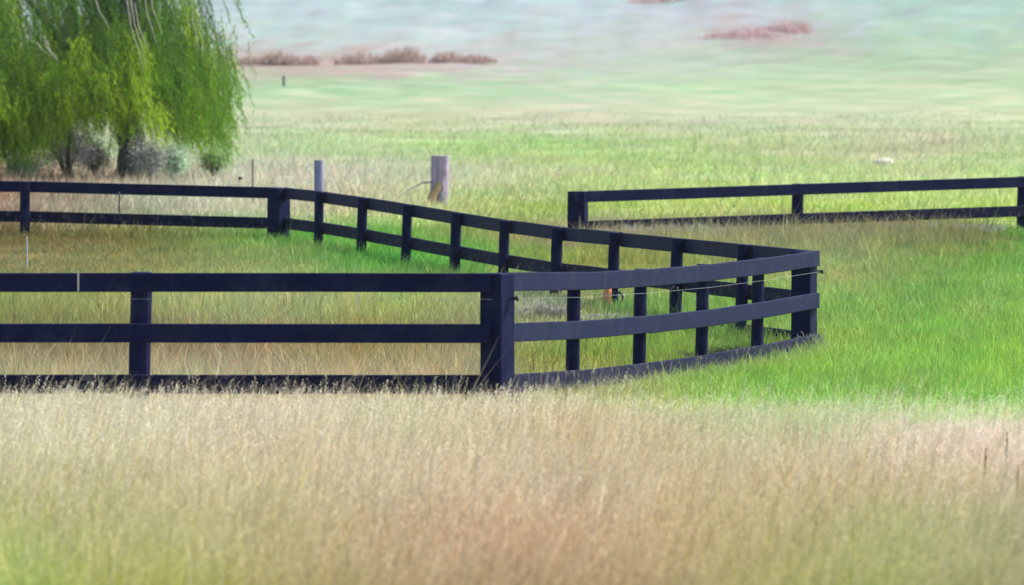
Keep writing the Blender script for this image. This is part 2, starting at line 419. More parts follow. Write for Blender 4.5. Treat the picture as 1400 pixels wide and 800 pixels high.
seed_heads(44000, 36.5, 62.4, lambda y: np.interp(y, [36, 57, 60, 61.5, 62.6], [.60, .54, .42, .27, .14]), 'seed_heads', 'pale feathery seed heads above the foreground grass',
           sel=lambda x, y: (rng.uniform(0, 1, len(x)) < .75 + .4 * fbm(x, y, 1.2, 61)) & ~((proj(x, y, gz(x, y))[0] > 800) & (y > 60.2)))

# grass of the paddock and the field to the right
x, y = scatter(520000, 63.0, 112, 2.0)
z = gz(x, y)
col = cover(x, y, z + .05); g = lush(col)
px, py = proj(x, y, z)
tall = np.clip(1 - g, 0, 1)
base_h = .055 + .05 * g
base_h = np.where((px < 700) & (y > 65) & (y < 90), .07 + .13 * tall, base_h)
base_h = np.where((px > 790) & (y > 99), .06 + .12 * tall, base_h)
base_h = np.where(y < 65.2, .05, base_h)
h = base_h * np.exp(rng.normal(0, .35, len(x))) * (1 + .25 * fbm(x, y, .9, 71))
w = np.interp(y, [63, 112], [.006, .010]) * rng.uniform(.6, 1.3, len(x))
blades('paddock_grass', 'short green and straw grass growing in the paddock and field', x, y, h, w, col, lean=.3, wind=.1)

n = 1500; x = rng.uniform(-6.5, 1.0, n); y = rng.uniform(66, 88, n)
k = fbm(x, y, 1.6, 47) > -.1; x, y = x[k], y[k]
blades('dead_stems', 'thin dark dead stems standing among the straw behind the near fence', x, y, rng.uniform(.12, .42, len(x)), np.full(len(x), .006), np.tile(np.array([[.10, .09, .05]]), (len(x), 1)), lean=.22, wind=.05)
# beyond the back fences
x, y = scatter(230000, 108, 215, 3)
k = rng.uniform(0, 1, len(x)) < np.clip((215 - y) / 70, 0, 1); x, y = x[k], y[k]
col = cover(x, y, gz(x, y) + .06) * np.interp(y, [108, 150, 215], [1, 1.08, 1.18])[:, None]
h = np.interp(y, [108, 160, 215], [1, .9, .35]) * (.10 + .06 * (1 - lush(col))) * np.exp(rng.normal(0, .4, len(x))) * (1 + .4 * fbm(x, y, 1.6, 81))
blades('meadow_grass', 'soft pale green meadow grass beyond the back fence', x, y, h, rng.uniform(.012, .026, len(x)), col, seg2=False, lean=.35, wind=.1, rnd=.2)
# ------------------------------------------------------------------ fences
PITCHR, RH, RT = .425, .158, .038
def board(A, B, off, name, mat, parent, h=RH, sagn=5):
    """a plank from A to B (top-edge points), pushed sideways by off (vector)"""
    b = MB(); A = A + off; B = B + off
    t = (B - A).normalized(); nrm = Vector((t.y, -t.x, 0)).normalized() * (RT / 2)
    v = []; f = []
    sag = random.uniform(-.006, .004)
    for i in range(sagn + 1):
        s = i / sagn; p = A.lerp(B, s) + Vector((0, 0, sag * 4 * s * (1 - s) + random.uniform(-.0012, .0012)))
        hh_ = h + random.uniform(-.002, .002)
        v += [p + nrm, p - nrm, p - nrm - Vector((0, 0, hh_)), p + nrm - Vector((0, 0, hh_))]
    for i in range(sagn):
        for k in range(4): f.append((i*4+k, (i+1)*4+k, (i+1)*4+(k+1) % 4, i*4+(k+1) % 4))
    f.append((0, 1, 2, 3)); f.append((sagn*4+3, sagn*4+2, sagn*4+1, sagn*4))
    b.add(v, f)
    return b.build(name, mat, parent, bevel=.006)

def round_post(P, r, ztop, name, mat, parent, lean=(0, 0), below=.25):
    b = MB(); zb = float(gz(P.x, P.y)) - below; n = 8; pts = []; rad = []
    for i in range(n + 1):
        s = i / n; z = zb + (ztop - zb) * s
        pts.append(Vector((P.x + lean[0] * (s - 1), P.y + lean[1] * (s - 1), z))); rad.append(r * (1.06 - .06 * s) * random.uniform(.985, 1.015))
    pts.append(Vector((P.x, P.y, ztop + .004))); rad.append(r * .9)
    b.tube(pts, rad, 14, .02)
    return b.build(name, mat, parent, smooth=False, bevel=0)

def square_post(P, hw, ztop, rot, name, mat, parent, below=.25):
    b = MB(); zb = float(gz(P.x, P.y)) - below
    c, s = math.cos(rot), math.sin(rot)
    v = []; f = []; n = 8
    for i in range(n + 1):
        t = i / n; k = hw * (1.05 - .05 * t) + random.uniform(-.002, .002); z = zb + (ztop - zb) * t
        for (i_, j_) in ((-1, -1), (1, -1), (1, 1), (-1, 1)):
            v.append(Vector((P.x + (c * i_ - s * j_) * k, P.y + (s * i_ + c * j_) * k, z)))
    for i in range(n):
        for k in range(4): f.append((i*4+k, i*4+(k+1) % 4, (i+1)*4+(k+1) % 4, (i+1)*4+k))
    f.append((3, 2, 1, 0)); f.append((n*4, n*4+1, n*4+2, n*4+3))
    b.add(v, f)
    return b.build(name, mat, parent, bevel=.012)

def perp(A, B, side):
    t = (B - A); n = Vector((t.y, -t.x, 0)).normalized()
    return n * side

def fence_run(parent, pts, side, offs, rails=(0, 1, 2), mats=None, ext=(0, 0), mid_old=False):
    """pts: top points at the post stations. side: +1 / -1 outward. offs: distance of board centre from the post axis"""
    P = [Vector(p) for p in pts]
    # mitred offset stations
    O = []
    for i in range(len(P)):
        n = Vector((0, 0, 0))
        if i > 0: n += perp(P[i-1], P[i], side)
        if i < len(P) - 1: n += perp(P[i], P[i+1], side)
        O.append(n.normalized() * offs)
    S = [P[i] + O[i] for i in range(len(P))]
    S[0] = S[0] - (S[1] - S[0]).normalized() * ext[0]; S[-1] = S[-1] + (S[-1] - S[-2]).normalized() * ext[1]
    for r in rails:
        i = 0; first = 1 + (r % 2)
        while i < len(S) - 1:
            j = min(len(S) - 1, i + (first if i == 0 else 2))
            dz = Vector((0, 0, -PITCHR * r + random.uniform(-.003, .003)))
            m = M_paint_old if (r == 2 or (mid_old and r == 1)) else M_paint
            o = plank([q + dz for q in S[i:j+1]], 'rail', m, parent)
            if r == 2: o['label'] = 'scuffed bottom rail half sunk in grass'
            i = j

def plank(st, name, mat, parent, h=RH):
    pts = []
    for i in range(len(st) - 1):
        for k in range(4): pts.append(st[i].lerp(st[i+1], k / 4))
    pts.append(st[-1]); b = MB(); v = []; f = []; n = len(pts)
    for i, p in enumerate(pts):
        t = (pts[min(i+1, n-1)] - pts[max(i-1, 0)]).normalized(); nrm = Vector((t.y, -t.x, 0)).normalized()
        p = p + Vector((0, 0, random.uniform(-.0012, .0012))); c = .006; w_ = RT / 2
        prof = [(w_ - c, 0), (-w_ + c, 0), (-w_, -c), (-w_, -h + c), (-w_ + c, -h), (w_ - c, -h), (w_, -h + c), (w_, -c)]
        v += [p + nrm * a_ + Vector((0, 0, z_)) for a_, z_ in prof]
    for i in range(n - 1):
        for k in range(8): f.append((i*8+k, i*8+(k+1) % 8, (i+1)*8+(k+1) % 8, (i+1)*8+k))
    f.append(tuple(range(8))[::-1]); f.append(tuple((n-1)*8+k for k in range(8)))
    b.add(v, f)
    return b.build(name, mat, parent)

near = [at(-790, 373, 64.3), at(-300, 372.5, 64.1), at(194, 372, 64), at(680, 372.5, 64)]
right = [at(680, 372.5, 64), at(785, 372, 66.9), at(876, 367.5, 69.7), at(961, 361, 72.5), at(1037, 352.5, 75.3), at(1104, 343, 78.0)]
back = [at(1104, 343, 78.2), at(1016, 334.5, 81), at(926, 326, 84), at(840, 318, 87), at(762, 311, 90), at(690, 301.5, 93), at(624, 291, 96), at(557, 280, 99), at(496, 270.5, 102), at(437, 262.5, 105), at(381, 256.5, 108)]
left = [at(381, 256.5, 108), at(34, 248, 110), at(-300, 246, 111)]

pf = empty('paddock_fence', Vector((near[3].x, near[3].y, float(gz(near[3].x, near[3].y)))))
tag(pf, 'navy-black post-and-rail fence looping round the paddock, nearest to the viewer', 'fence')
# runs: outward is toward the camera for near, to the right for the second, away for the back ones
fence_run(pf, near, 1, .115, ext=(0, -.06))
fence_run(pf, right, 1, .085, ext=(-.10, .12))
fence_run(pf, back, 1, .085, rails=(0, 1, 2), ext=(.02, .05), mid_old=True)
fence_run(pf, left, 1, .09, rails=(0, 1), ext=(0, 0), mid_old=True)

def zt(p, d=.004): return p.z - d
round_post(near[1], .09, zt(near[1]), 'post', M_paint, pf)
round_post(near[2], .088, zt(near[2]), 'post', M_paint, pf, lean=(.035, 0))
for p in right[1:-1]: round_post(p, .058, zt(p), 'post', M_paint, pf, lean=(.02, 0))
for i, p in enumerate(back[1:-1]): round_post(p, .062 + .004 * (i % 2), zt(p), 'post', M_paint, pf, lean=(.03, 0))
for p in left[1:]: round_post(p, .07, zt(p), 'post', M_paint, pf)
square_post(near[3], .105, zt(near[3], .006), math.radians(-34), 'corner_post', M_paint, pf)
square_post(right[-1] + Vector((-.03, .1, 0)), .105, zt(right[-1], .006), math.radians(-22), 'corner_post', M_paint, pf)
square_post(back[-1] + Vector((.0, -.02, 0)), .115, zt(back[-1], .006), math.radians(-45), 'corner_post', M_paint, pf)

# electric wire on the right-hand run, on stand-off knobs
def wire_run(parent, pts, r, name='wire'):
    b = MB(); b.tube(pts, r, 6); return b.build(name, M_wire, parent)
wpts = [at(-790, 411, 63.93), at(-300, 409.5, 63.8), at(194, 409, 63.78), at(672, 409.5, 63.8)]
wire_run(pf, wpts, .0009)
off = Vector((.13, -.03, -.215))
wpts2 = [right[0] + Vector((.15, -.06, -.215))] + [p + Vector((.075, -.02, -.22)) for p in right[1:-1]] + [right[-1] + Vector((.13, -.03, -.21))]
wire_run(pf, wpts2, .0012)
def knob(p, parent):
    b = MB(); b.tube([p + Vector((-.05, .02, 0)), p + Vector((-.012, 0, 0)), p + Vector((.006, 0, 0)), p + Vector((.016, 0, 0))], [.012, .014, .030, .016], 10)
    return b.build('insulator', M_black, parent, smooth=True)
knob(right[0] + Vector((.165, -.06, -.215)), pf); knob(right[-1] + Vector((.145, -.03, -.21)), pf)
# pale wire clip over the top rail, left
p = at(107, 371, 63.86)
b = MB(); b.box(p + Vector((0, 0, -.08)), Vector((.007, 0, 0)), Vector((0, .004, 0)), Vector((0, 0, .085)))
b.build('rail_clip', M_palestake, pf)
# dropper wire between rails of the left back run
b = MB(); b.tube([at(163, 262, 109.2), at(163, 293, 109.2)], .012, 6); b.build('dropper', M_stake, pf)

# second fence, on the right
rf_pts = [at(790, 261, 108), at(1091, 251, 110), at(1399, 241, 112), at(1700, 231, 114)]
rf = empty('rail_fence', Vector((rf_pts[0].x, rf_pts[0].y, float(gz(rf_pts[0].x, rf_pts[0].y)))))
tag(rf, 'far black rail fence crossing the field at right, its lower rail ragged with dry grass', 'fence')
fence_run(rf, rf_pts, 1, .115, rails=(0, 1), ext=(.13, 0), mid_old=True)
for p in rf_pts[1:]: round_post(p, .082, zt(p), 'post', M_paint, rf, lean=(.02, 0))
square_post(rf_pts[0], .125, zt(rf_pts[0], .006), math.radians(-12), 'corner_post', M_paint, rf)

# little peg standing on the rail
p = at(327, 249, 108.2)
b = MB(); b.tube([p, p + Vector((0, 0, .03)), p + Vector((.012, 0, .05))], [.006, .006, .008], 6)
b.tube([p + Vector((-.012, 0, .048)), p + Vector((.008, 0, .062)), p + Vector((.03, 0, .056)), p + Vector((.034, 0, .034))], [.008, .022, .018, .006], 8)
o = b.build('rail_peg', M_black, None, origin=p); tag(o, 'tiny dark hooked peg standing on the back rail left of the corner', 'peg')

# ------------------------------------------------------------------ posts behind the fence
def lone_post(name, px, ytop, d, r, mat, label, cat='post', group=None, ybot=None, n=14, lean=0):
    P = at(px, ytop, d); zb = float(gz(P.x, P.y)) if ybot is None else at(px, ybot, d).z
    root = empty(name, Vector((P.x, P.y, zb))); tag(root, label, cat, group)
    b = MB(); k = 8
    pts = [Vector((P.x + lean * (i / k - 1), P.y, zb - .15 + (P.z - zb + .15) * i / k)) for i in range(k + 1)]
    b.tube(pts, [r * random.uniform(.96, 1.04) for _ in pts], n, .03)
    b.build('shaft', mat, root)
    return root
lone_post('timber_post', 436, 219, 109.2, .066, M_postgrey, 'pale lavender-grey timber post rising just behind the back rail near its bend')
st = lone_post('old_post', 602, 213, 123, .15, M_stump, 'thick weathered purple-brown post with a slanted brace behind the back fence', n=16, lean=.02)
b = MB(); A = at(601, 250, 122.8); B = at(575, 300, 122.6)
b.tube([A, A.lerp(B, .5), B], [.05, .075, .10], 8, .08); b.build('brace', M_brace, st)
b = MB(); b.tube([at(590, 249, 122.9), at(578, 250, 122.8), at(563, 257, 122.7), at(548, 267, 122.6), at(538, 276, 122.6)], [.014, .012, .011, .009, .006], 6); b.build('branch', M_stump, st)

def stake(px, y0, y1, d, r, mat, label):
    A, B = at(px, y0, d), at(px, y1, d)
    b = MB(); b.tube([B - Vector((0, 0, .25)), B, B.lerp(A, .6), A, A + Vector((0, 0, .01))], [r, r, r, r, r * .4], 7)
    o = b.build('stake', mat, None, origin=B); return tag(o, label, 'stake')
stake(345.5, 218, 260, 125, .014, M_stake, 'thin dark stake right of the willow behind the rail')
stake(388, 104, 119, 250, .045, M_stake, 'tiny stake far off in the meadow below the reddish reeds')
stake(37, 325, 366, 97, .011, M_palestake, 'short pale stake in the paddock at far left')
stake(489, 395, 446, 83, .007, M_palestake, 'thin pale stake seen between the near top and middle rails')

# ------------------------------------------------------------------ willow
def leaf_cloud(P, D, L, Wd, col, jit=.5):
    """diamond leaves: base P, direction D (unit), length L, width Wd"""
    n = len(P)
    a = np.cross(D, rng.normal(0, 1, (n, 3))); a /= np.linalg.norm(a, axis=1, keepdims=True) + 1e-6
    q = P + D * L[:, None]; m = P + D * (L * .45)[:, None]
    bend = np.array([[0, 0, -1.]]) * (L * .12)[:, None]
    V = np.stack([P, m + a * Wd[:, None] * .5 , q + bend, m - a * Wd[:, None] * .5], 1).reshape(-1, 3)
    o = np.arange(n)[:, None] * 4
    return V, o + np.array([[0, 1, 2, 3]]), np.repeat(col, 4, 0)

def build_willow():
    d0 = 138.0; sc = F / d0
    P0 = at(176, 241, d0); gx, gy = P0.x, P0.y; g0 = float(gz(gx, gy))
    root = empty('willow_tree', Vector((gx, gy, g0)))
    tag(root, 'weeping willow with hanging green fronds over the back fence at upper left', 'tree')
    # trunk: two gnarled stems from one stool
    b = MB()
    def wander(A, B, n, amp):
        out = []
        for i in range(n + 1):
            t = i / n; p = Vector(A).lerp(Vector(B), t)
            k = amp * math.sin(math.pi * t)
            out.append(p + Vector((random.uniform(-k, k), random.uniform(-k, k), 0)))
        return out
    base = Vector((gx, gy, g0 - .2))
    fork = base + Vector((.02, .1, 1.15))
    b.tube(wander(base, fork, 6, .06), [.40, .34, .28, .25, .24, .26, .22], 14, .08)
    tr = b.build('trunk', M_bark, root, smooth=True)
    crown_c = Vector((at(40, 200, d0).x, gy + .4, 0))
    limbs = []
    for (dx, dy, dz, r) in ((-1.5, .3, 4.2, .17), (.9, -.3, 4.4, .15), (-.2, .9, 5.4, .16), (-2.8, -.7, 3.4, .12), (.2, -1.2, 3.9, .11)):
        lb = MB(); A = fork - Vector((0, 0, .08)); B = A + Vector((dx, dy, dz)); m = A.lerp(B, .45) + Vector((dx * .05, 0, .5))
        pts = []
        for i in range(9):
            t = i / 8; p = A * (1-t)**2 + m * 2*t*(1-t) + B * t*t
            pts.append(p + Vector((random.uniform(-.05, .05), random.uniform(-.05, .05), 0)) * (0 < i < 8))
        lb.tube(pts, [r * (1 - .75 * i / 8) for i in range(9)], 9, .06)
        lb.build('limb', M_bark, tr, origin=root.location, smooth=True)
        limbs.append(pts)
    # second leaning stem to the left
    lb = MB(); A2 = at(99, 214, d0 + .6); A2.z = float(gz(A2.x, A2.y)) - .1
    lb.tube(wander(A2, A2 + Vector((-.25, .1, 2.6)), 6, .05), [.05, .045, .045, .04, .035, .03, .02], 8, .08)
    lb.build('limb', M_bark, tr, origin=root.location, smooth=True)
    # hanging fronds, bundled by bough
    S = []
    def reach(pxs): return float(np.interp(pxs, [-200, 0, 55, 75, 120, 150, 175, 205, 225, 250, 300, 335], [.22, .22, .34, .85, .78, .62, .98, .92, .50, .42, .38, .55]))
    boughs = []
    for q in range(330):
        ang = random.uniform(0, 6.283); rr = math.sqrt(random.uniform(.03, 1.0))
        X = crown_c.x + math.cos(ang) * rr * 3.22; Yp = crown_c.y + math.sin(ang) * rr * 3.1
        lo = reach(700 + X * F / Yp)
        dome = 6.4 * math.sqrt(max(.0, 1 - (rr * .93) ** 2)) + .4
        end = lo + (abs(random.gauss(0, .18)) if random.random() < .45 else random.uniform(.3, 2.6))
        ln = random.uniform(.9, 2.2)
        boughs.append((X, Yp, end + ln, ln, None))
    # low arching boughs on the near side, yellow-green leaves painted bright as if lit
    for q in range(105):
        X = at(random.uniform(-120, 215), 100, d0 - 3).x; Yp = crown_c.y - random.uniform(2.0, 3.3)
        lo = reach(700 + X * F / Yp); end = lo + random.uniform(0, .95); ln = random.uniform(.4, .85)
        boughs.append((X, Yp, end + ln, ln, .82 + random.gauss(0, .16)))
    for q in range(46):
        X = at(random.uniform(225, 312), 100, d0 - 1).x; Yp = crown_c.y + random.uniform(-2.6, 1.2)
        lo = reach(700 + X * F / Yp); end = lo + random.uniform(0, 1.3); ln = random.uniform(.6, 1.3)
        boughs.append((X, Yp, end + ln, ln, .42 + random.gauss(0, .15)))
    xb = at(303, 0, d0 - 1)
    boughs.append((xb.x, xb.y, 3.9, 1.35, .3)); boughs.append((xb.x + .06, xb.y + .1, 3.8, 1.0, .35))
    for (X, Yp, zt_, ln, uu) in boughs:
        if uu is None:
            uu = .30 - .42 * math.exp(-((700 + X * F / Yp - 175) / 95) ** 2) * (zt_ - ln > 1.5) + .7 * float(fbm(np.array([X]), np.array([Yp]), 1.8, 95, 2)[0]) + random.gauss(0, .14) + .22 * (zt_ - ln < 1.6)  # high boughs near the centre painted darker, as shade inside the crown
        thin = X > xb.x - .01 and zt_ > 3.6
        for s_ in range(3 if thin else random.randint(6, 11)):
            S.append((X + random.gauss(0, .12 if not thin else .03), Yp + random.gauss(0, .12), zt_ + random.gauss(0, .12), ln * random.uniform(.7, 1.08), uu + random.gauss(0, .05), random.gauss(0, .14)))
    Pn, Dn, Ln, Wn, Cn = [], [], [], [], []
    tw_v, tw_f, tn = [], [], 0
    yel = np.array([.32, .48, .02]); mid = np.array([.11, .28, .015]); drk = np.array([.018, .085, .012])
    for (X, Yp, zt_, ln, uu, fan) in S:
        drift = .15 + fan; dy = random.gauss(0, .15)
        k = max(8, int(ln / .019)); t = np.linspace(0, 1, k)
        wob = .03 * np.sin(t * random.uniform(5, 9) + random.uniform(0, 6))
        P = np.stack([X + drift * ln * t ** 1.3 + wob + rng.normal(0, .02, k), Yp + dy * ln * t + wob * .6, g0 + zt_ - ln * t], 1)
        dirn = np.stack([np.full(k, drift) + rng.normal(.08, .5, k) * (.7 + .5 * t), rng.normal(0, .5, k), -1 + rng.normal(0, .4, k)], 1)
        dirn /= np.linalg.norm(dirn, axis=1, keepdims=True)
        # leaf colour varies by bough, with light and crown shade painted in
        u = uu
        u = min(1, max(0, u))
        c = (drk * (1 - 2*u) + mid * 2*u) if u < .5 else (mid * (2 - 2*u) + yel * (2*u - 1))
        Pn.append(P); Dn.append(dirn); Ln.append(rng.uniform(.055, .105, k)); Wn.append(rng.uniform(.010, .017, k))
        Cn.append(np.clip(c[None] * np.exp(rng.normal(0, .22, (k, 1))), .005, .8))
        # twig as thin ribbon
        q = P[::6]; nq = len(q)
        if nq > 2:
            W = np.array([.004, .0, 0]); tw_v.append(np.stack([q - W, q + W], 1).reshape(-1, 3))
            i = np.arange(nq - 1)[:, None] * 2 + tn; tw_f.append(i + np.array([[0, 1, 3, 2]])); tn += 2 * nq
    P = np.concatenate(Pn); V, Fq, cc = leaf_cloud(P, np.concatenate(Dn), np.concatenate(Ln), np.concatenate(Wn), np.concatenate(Cn))
    loc = np.array(root.location)
    crown = link('crown', mesh_np('crown', V - loc, [Fq], cc), M_leaf, root)
    tv = np.concatenate(tw_v); me = mesh_np('twigs', tv - loc, [np.concatenate(tw_f)], np.tile(np.array([[.17, .16, .06]]), (len(tv), 1)))
    link('twigs', me, M_leaf, crown)
    # bare pale drooping twigs
    for (x0, y0, x1, y1) in ((170, -20, 196, 95), (176, -20, 200, 88), (184, 5, 203, 70), (196, -20, 214, 60), (204, -20, 222, 48), (64, 55, 80, 84), (60, 48, 74, 80), (262, -10, 272, 66), (52, 60, 71, 78), (128, -10, 150, 40)):
        dd = d0 - 3.1 + random.uniform(-.3, .2)
        A, B = at(x0, y0, dd), at(x1, y1, dd); m = A.lerp(B, .5) + Vector((-.05, 0, 0))
        pts = [A, A.lerp(m, .5), m, m.lerp(B, .5) + Vector((.01, 0, 0)), B]
        b = MB(); b.tube(pts, [.011, .011, .009, .007, .004], 5)
        b.build('bare_twig', M_twig, crown, origin=root.location)
    print('willow leaves', len(P))
build_willow()

# ------------------------------------------------------------------ shrubs
def shrub(name, px, ybase, d, w, h, c1, c2, n, label, cat='shrub', leaf=.05, group=None, up=0):
    P0 = at(px, ybase, d); g = float(gz(P0.x, P0.y)); o0 = Vector((P0.x, P0.y, g))
    if up:      # a clump of upright reeds growing from the ground
        th = rng.uniform(0, 6.283, n); r_ = np.sqrt(rng.uniform(0, 1, n)) * w
        P = np.stack([o0.x + r_ * np.cos(th), o0.y + r_ * np.sin(th) * .7, 0 * th], 1); P[:, 2] = gz(P[:, 0], P[:, 1]) - .02
        D = rng.normal(0, .22, (n, 3)); D[:, 2] = 1; D[:, 0] += .12; D /= np.linalg.norm(D, axis=1, keepdims=True)
        hh_ = h * (1.05 - .6 * (r_ / w) ** 2) * rng.uniform(.45, 1.0, n)
        t = rng.uniform(0, 1, (n, 1)); col = np.array([c1]) * (1 - t) + np.array([c2]) * t
        V, Fq, cc = leaf_cloud(P, D, hh_, rng.uniform(.03, .06, n), np.clip(col * np.exp(rng.normal(0, .15, (n, 1))), 0, .85))
        o = link(name, mesh_np(name, V - np.array(o0), [Fq], cc), M_shrub); o.location = o0
        return tag(o, label, cat, group)
    root = empty(name, o0); tag(root, label, cat, group)
    b = MB(); tips = []
    for k in range(14):
        a = random.uniform(0, 6.28); r = random.uniform(.1, .8)
        B = o0 + Vector((math.cos(a) * w * r, math.sin(a) * w * r * .8, h * random.uniform(.5, .95)))
        m = o0.lerp(B, .5) + Vector((0, 0, h * .12))
        b.tube([o0 - Vector((0, 0, .05)), m, B], [.02, .012, .005], 5); tips += [m, B, m.lerp(B, .5)]
    b.build('stems', M_bark, root)
    T = np.array([list(t) for t in tips]); i = rng.integers(0, len(T), n)
    P = T[i] + rng.normal(0, 1, (n, 3)) * np.array([[w * .26, w * .22, h * .16]])
    P[:, 2] = np.maximum(P[:, 2], g + .02)
    D = rng.normal(0, 1, (n, 3)) + np.array([[.2, 0, -.1 + up]]); D /= np.linalg.norm(D, axis=1, keepdims=True)
    t = rng.uniform(0, 1, (n, 1)); col = np.array([c1]) * (1 - t) + np.array([c2]) * t
    V, Fq, cc = leaf_cloud(P, D, rng.uniform(.6, 1.3, n) * leaf, rng.uniform(.3, .5, n) * leaf * (.45 if up else 1), np.clip(col * np.exp(rng.normal(0, .2, (n, 1))), 0, .85))
    link('foliage', mesh_np('foliage', V - np.array(o0), [Fq], cc), M_shrub, root)
    return root
GREY1, GREY2 = (.16, .16, .17), (.68, .68, .70)
shrub('grey_shrub', 92, 222, 139.5, .60, 1.05, GREY1, GREY2, 6000, 'silvery grey shrub under the willow, left of its trunk')
shrub('grey_shrub', 130, 226, 140.2, .40, .65, (.08, .09, .08), (.30, .33, .27), 4000, 'low dull green-grey shrub between the silvery shrub and the willow trunk')
shrub('grey_shrub', 203, 243, 136.5, .34, .66, (.16, .18, .15), (.68, .70, .64), 5200, 'grey-leaved shrub against the right side of the willow trunk')
shrub('pale_shrub', 240, 236, 137, .40, .60, (.16, .34, .14), (.72, .80, .68), 3600, 'small pale green shrub with whitish leaves right of the willow trunk')
shrub('pale_shrub', 28, 224, 136.5, .45, .42, (.12, .22, .06), (.5, .55, .42), 3000, 'pale green shrub at the left edge under the willow')
shrub('pale_shrub', 292, 232, 139, .42, .5, (.20, .34, .10), (.36, .50, .24), 2600, 'loose light green shrub under the willow\'s right edge')

# reddish reed tufts at the far margin
RED1, RED2 = (.34, .22, .18), (.58, .48, .41)
k = 0
for (px, yb, w, h, d, lab) in ((345, 98, .62, .42, 285, 'low reddish reed tuft nearest the willow, at the far meadow edge'),
        (378, 97, .5, .72, 285, 'dark reddish reed tuft, second from the willow at the far meadow edge'),
        (412, 98, .62, .60, 285, 'broad reddish reed tuft above the tiny far stake'),
        (489, 97, .75, .78, 288, 'brownish reed tuft left of the reddest one at the far meadow edge'),
        (549, 97, .72, .85, 288, 'tallest reddest reed tuft at the far meadow edge'),
        (610, 98, .55, .62, 290, 'brown reed tuft just right of the tallest one at the far meadow edge'),
        (652, 98, .62, .45, 290, 'low faint reed tuft, rightmost on the far meadow edge'),
        (1062, 52, 1.3, .75, 345, 'pinkish red weed patch high on the hillside at upper right'),
        (1012, 66, 1.5, .5, 335, 'low dull pink weed patch left of the redder one on the hillside'),
        (912, 8, 1.9, .5, 395, 'dark red weed patch at the very top edge of the hillside')):
    r = shrub('reed_tuft', px, yb, d, w * 1.25, h * 1.1, RED1 if px < 900 else (.46, .28, .27), RED2 if px < 900 else (.60, .48, .45), int((520 if px < 900 else 420) * w / .6), lab, 'reeds', leaf=.30 if px < 900 else .2, up=2.2, group='reddish tufts on the far hillside')

# pale rock
def rock(px, py, d, r, label):
    P = at(px, py, d); g = float(gz(P.x, P.y)); b = MB(); n = 12; v = []; f = []
    for i in range(1, 6):
        ph = math.pi * i / 6
        for k in range(n):
            th = 6.283 * k / n; rr = r * (1 + random.uniform(-.13, .13))
            v.append(Vector((P.x + rr * math.sin(ph) * math.cos(th) * 1.15, P.y + rr * math.sin(ph) * math.sin(th), g + rr * .62 * math.cos(ph) + r * .25)))
    for i in range(4):
        for k in range(n): f.append((i*n+k, (i+1)*n+k, (i+1)*n+(k+1) % n, i*n+(k+1) % n))
    f.append(tuple(range(n))); f.append(tuple(4*n+k for k in range(n))[::-1])
    b.add(v, f); o = b.build('rock', M_rock, None, origin=(P.x, P.y, g), smooth=True)
    return tag(o, label, 'rock')
rock(1207, 224, 150, .19, 'pale rounded rock on the hillside above the far right fence')

# ------------------------------------------------------------------ weeds and scraps inside the paddock
def weed(px, py, d, w, h, n, c, label, green=False):
    P = at(px, py, d); g = float(gz(P.x, P.y)); o0 = Vector((P.x, P.y, g)); b = MB()
    for k in range(n):
        a = random.uniform(0, 6.28); r = w * random.uniform(.1, 1); hh_ = h * random.uniform(.4, 1)
        A = o0 + Vector((math.cos(a) * r * .5, math.sin(a) * r * .4, -.02)); B = A + Vector((math.cos(a) * r * .8 + .03, math.sin(a) * r * .5, hh_))
        m = A.lerp(B, .5) + Vector((random.uniform(-.02, .02), 0, .02))
        b.tube([A, m, B], [.005, .004, .002], 4, cap=False)
        for q in range(4):
            s = random.uniform(.4, 1); p = A.lerp(B, s); e = p + Vector((random.uniform(-.05, .05), random.uniform(-.03, .03), random.uniform(.0, .06)))
            b.tube([p, e], [.0035, .002], 4, cap=False)
    o = b.build('dry_weed', c, None, origin=o0); return tag(o, label, 'weed')
M_weedgrey = solid('bleached_stems', (.22, .22, .18), (.38, .37, .31), 20, (1, 1, 1), .9, .05, 0, .001)
M_weeddark = solid('dark_dead_stems', (.03, .035, .03), (.10, .11, .08), 20, (1, 1, 1), .9, .05, 0, .001)
weed(742, 428, 84.5, .38, .22, 150, M_weedgrey, 'bleached dry weed clump seen just right of the near corner post')
weed(822, 436, 83.5, .34, .12, 150, M_weedgrey, 'low bleached weed clump beneath the orange scrap')
weed(868, 438, 83, .2, .10, 60, M_weedgrey, 'small bleached weed right of the orange scrap')
weed(965, 497, 76.0, .26, .12, 110, M_weeddark, 'dark tangled weed under the right-hand rails, left one of three')
weed(1010, 494, 76.2, .30, .15, 140, M_weeddark, 'thick dark tangled weed under the right-hand rails, middle one of three')
weed(1068, 478, 77.2, .26, .10, 110, M_weeddark, 'dark weed close to the far right corner post')
weed(870, 312, 107.6, .5, .26, 260, M_weedgrey, 'pale brush heaped on the lower rail of the far right fence')
weed(955, 310, 108.0, .5, .24, 260, M_weedgrey, 'long pale brush on the far right fence, left of its middle post')
weed(1290, 302, 110.3, .8, .20, 260, M_weedgrey, 'pale brush along the lower rail near the right edge')
weed(1104, 470, 77.7, .16, .20, 45, M_weedgrey, 'pale stalks crossing the foot of the far right corner post')

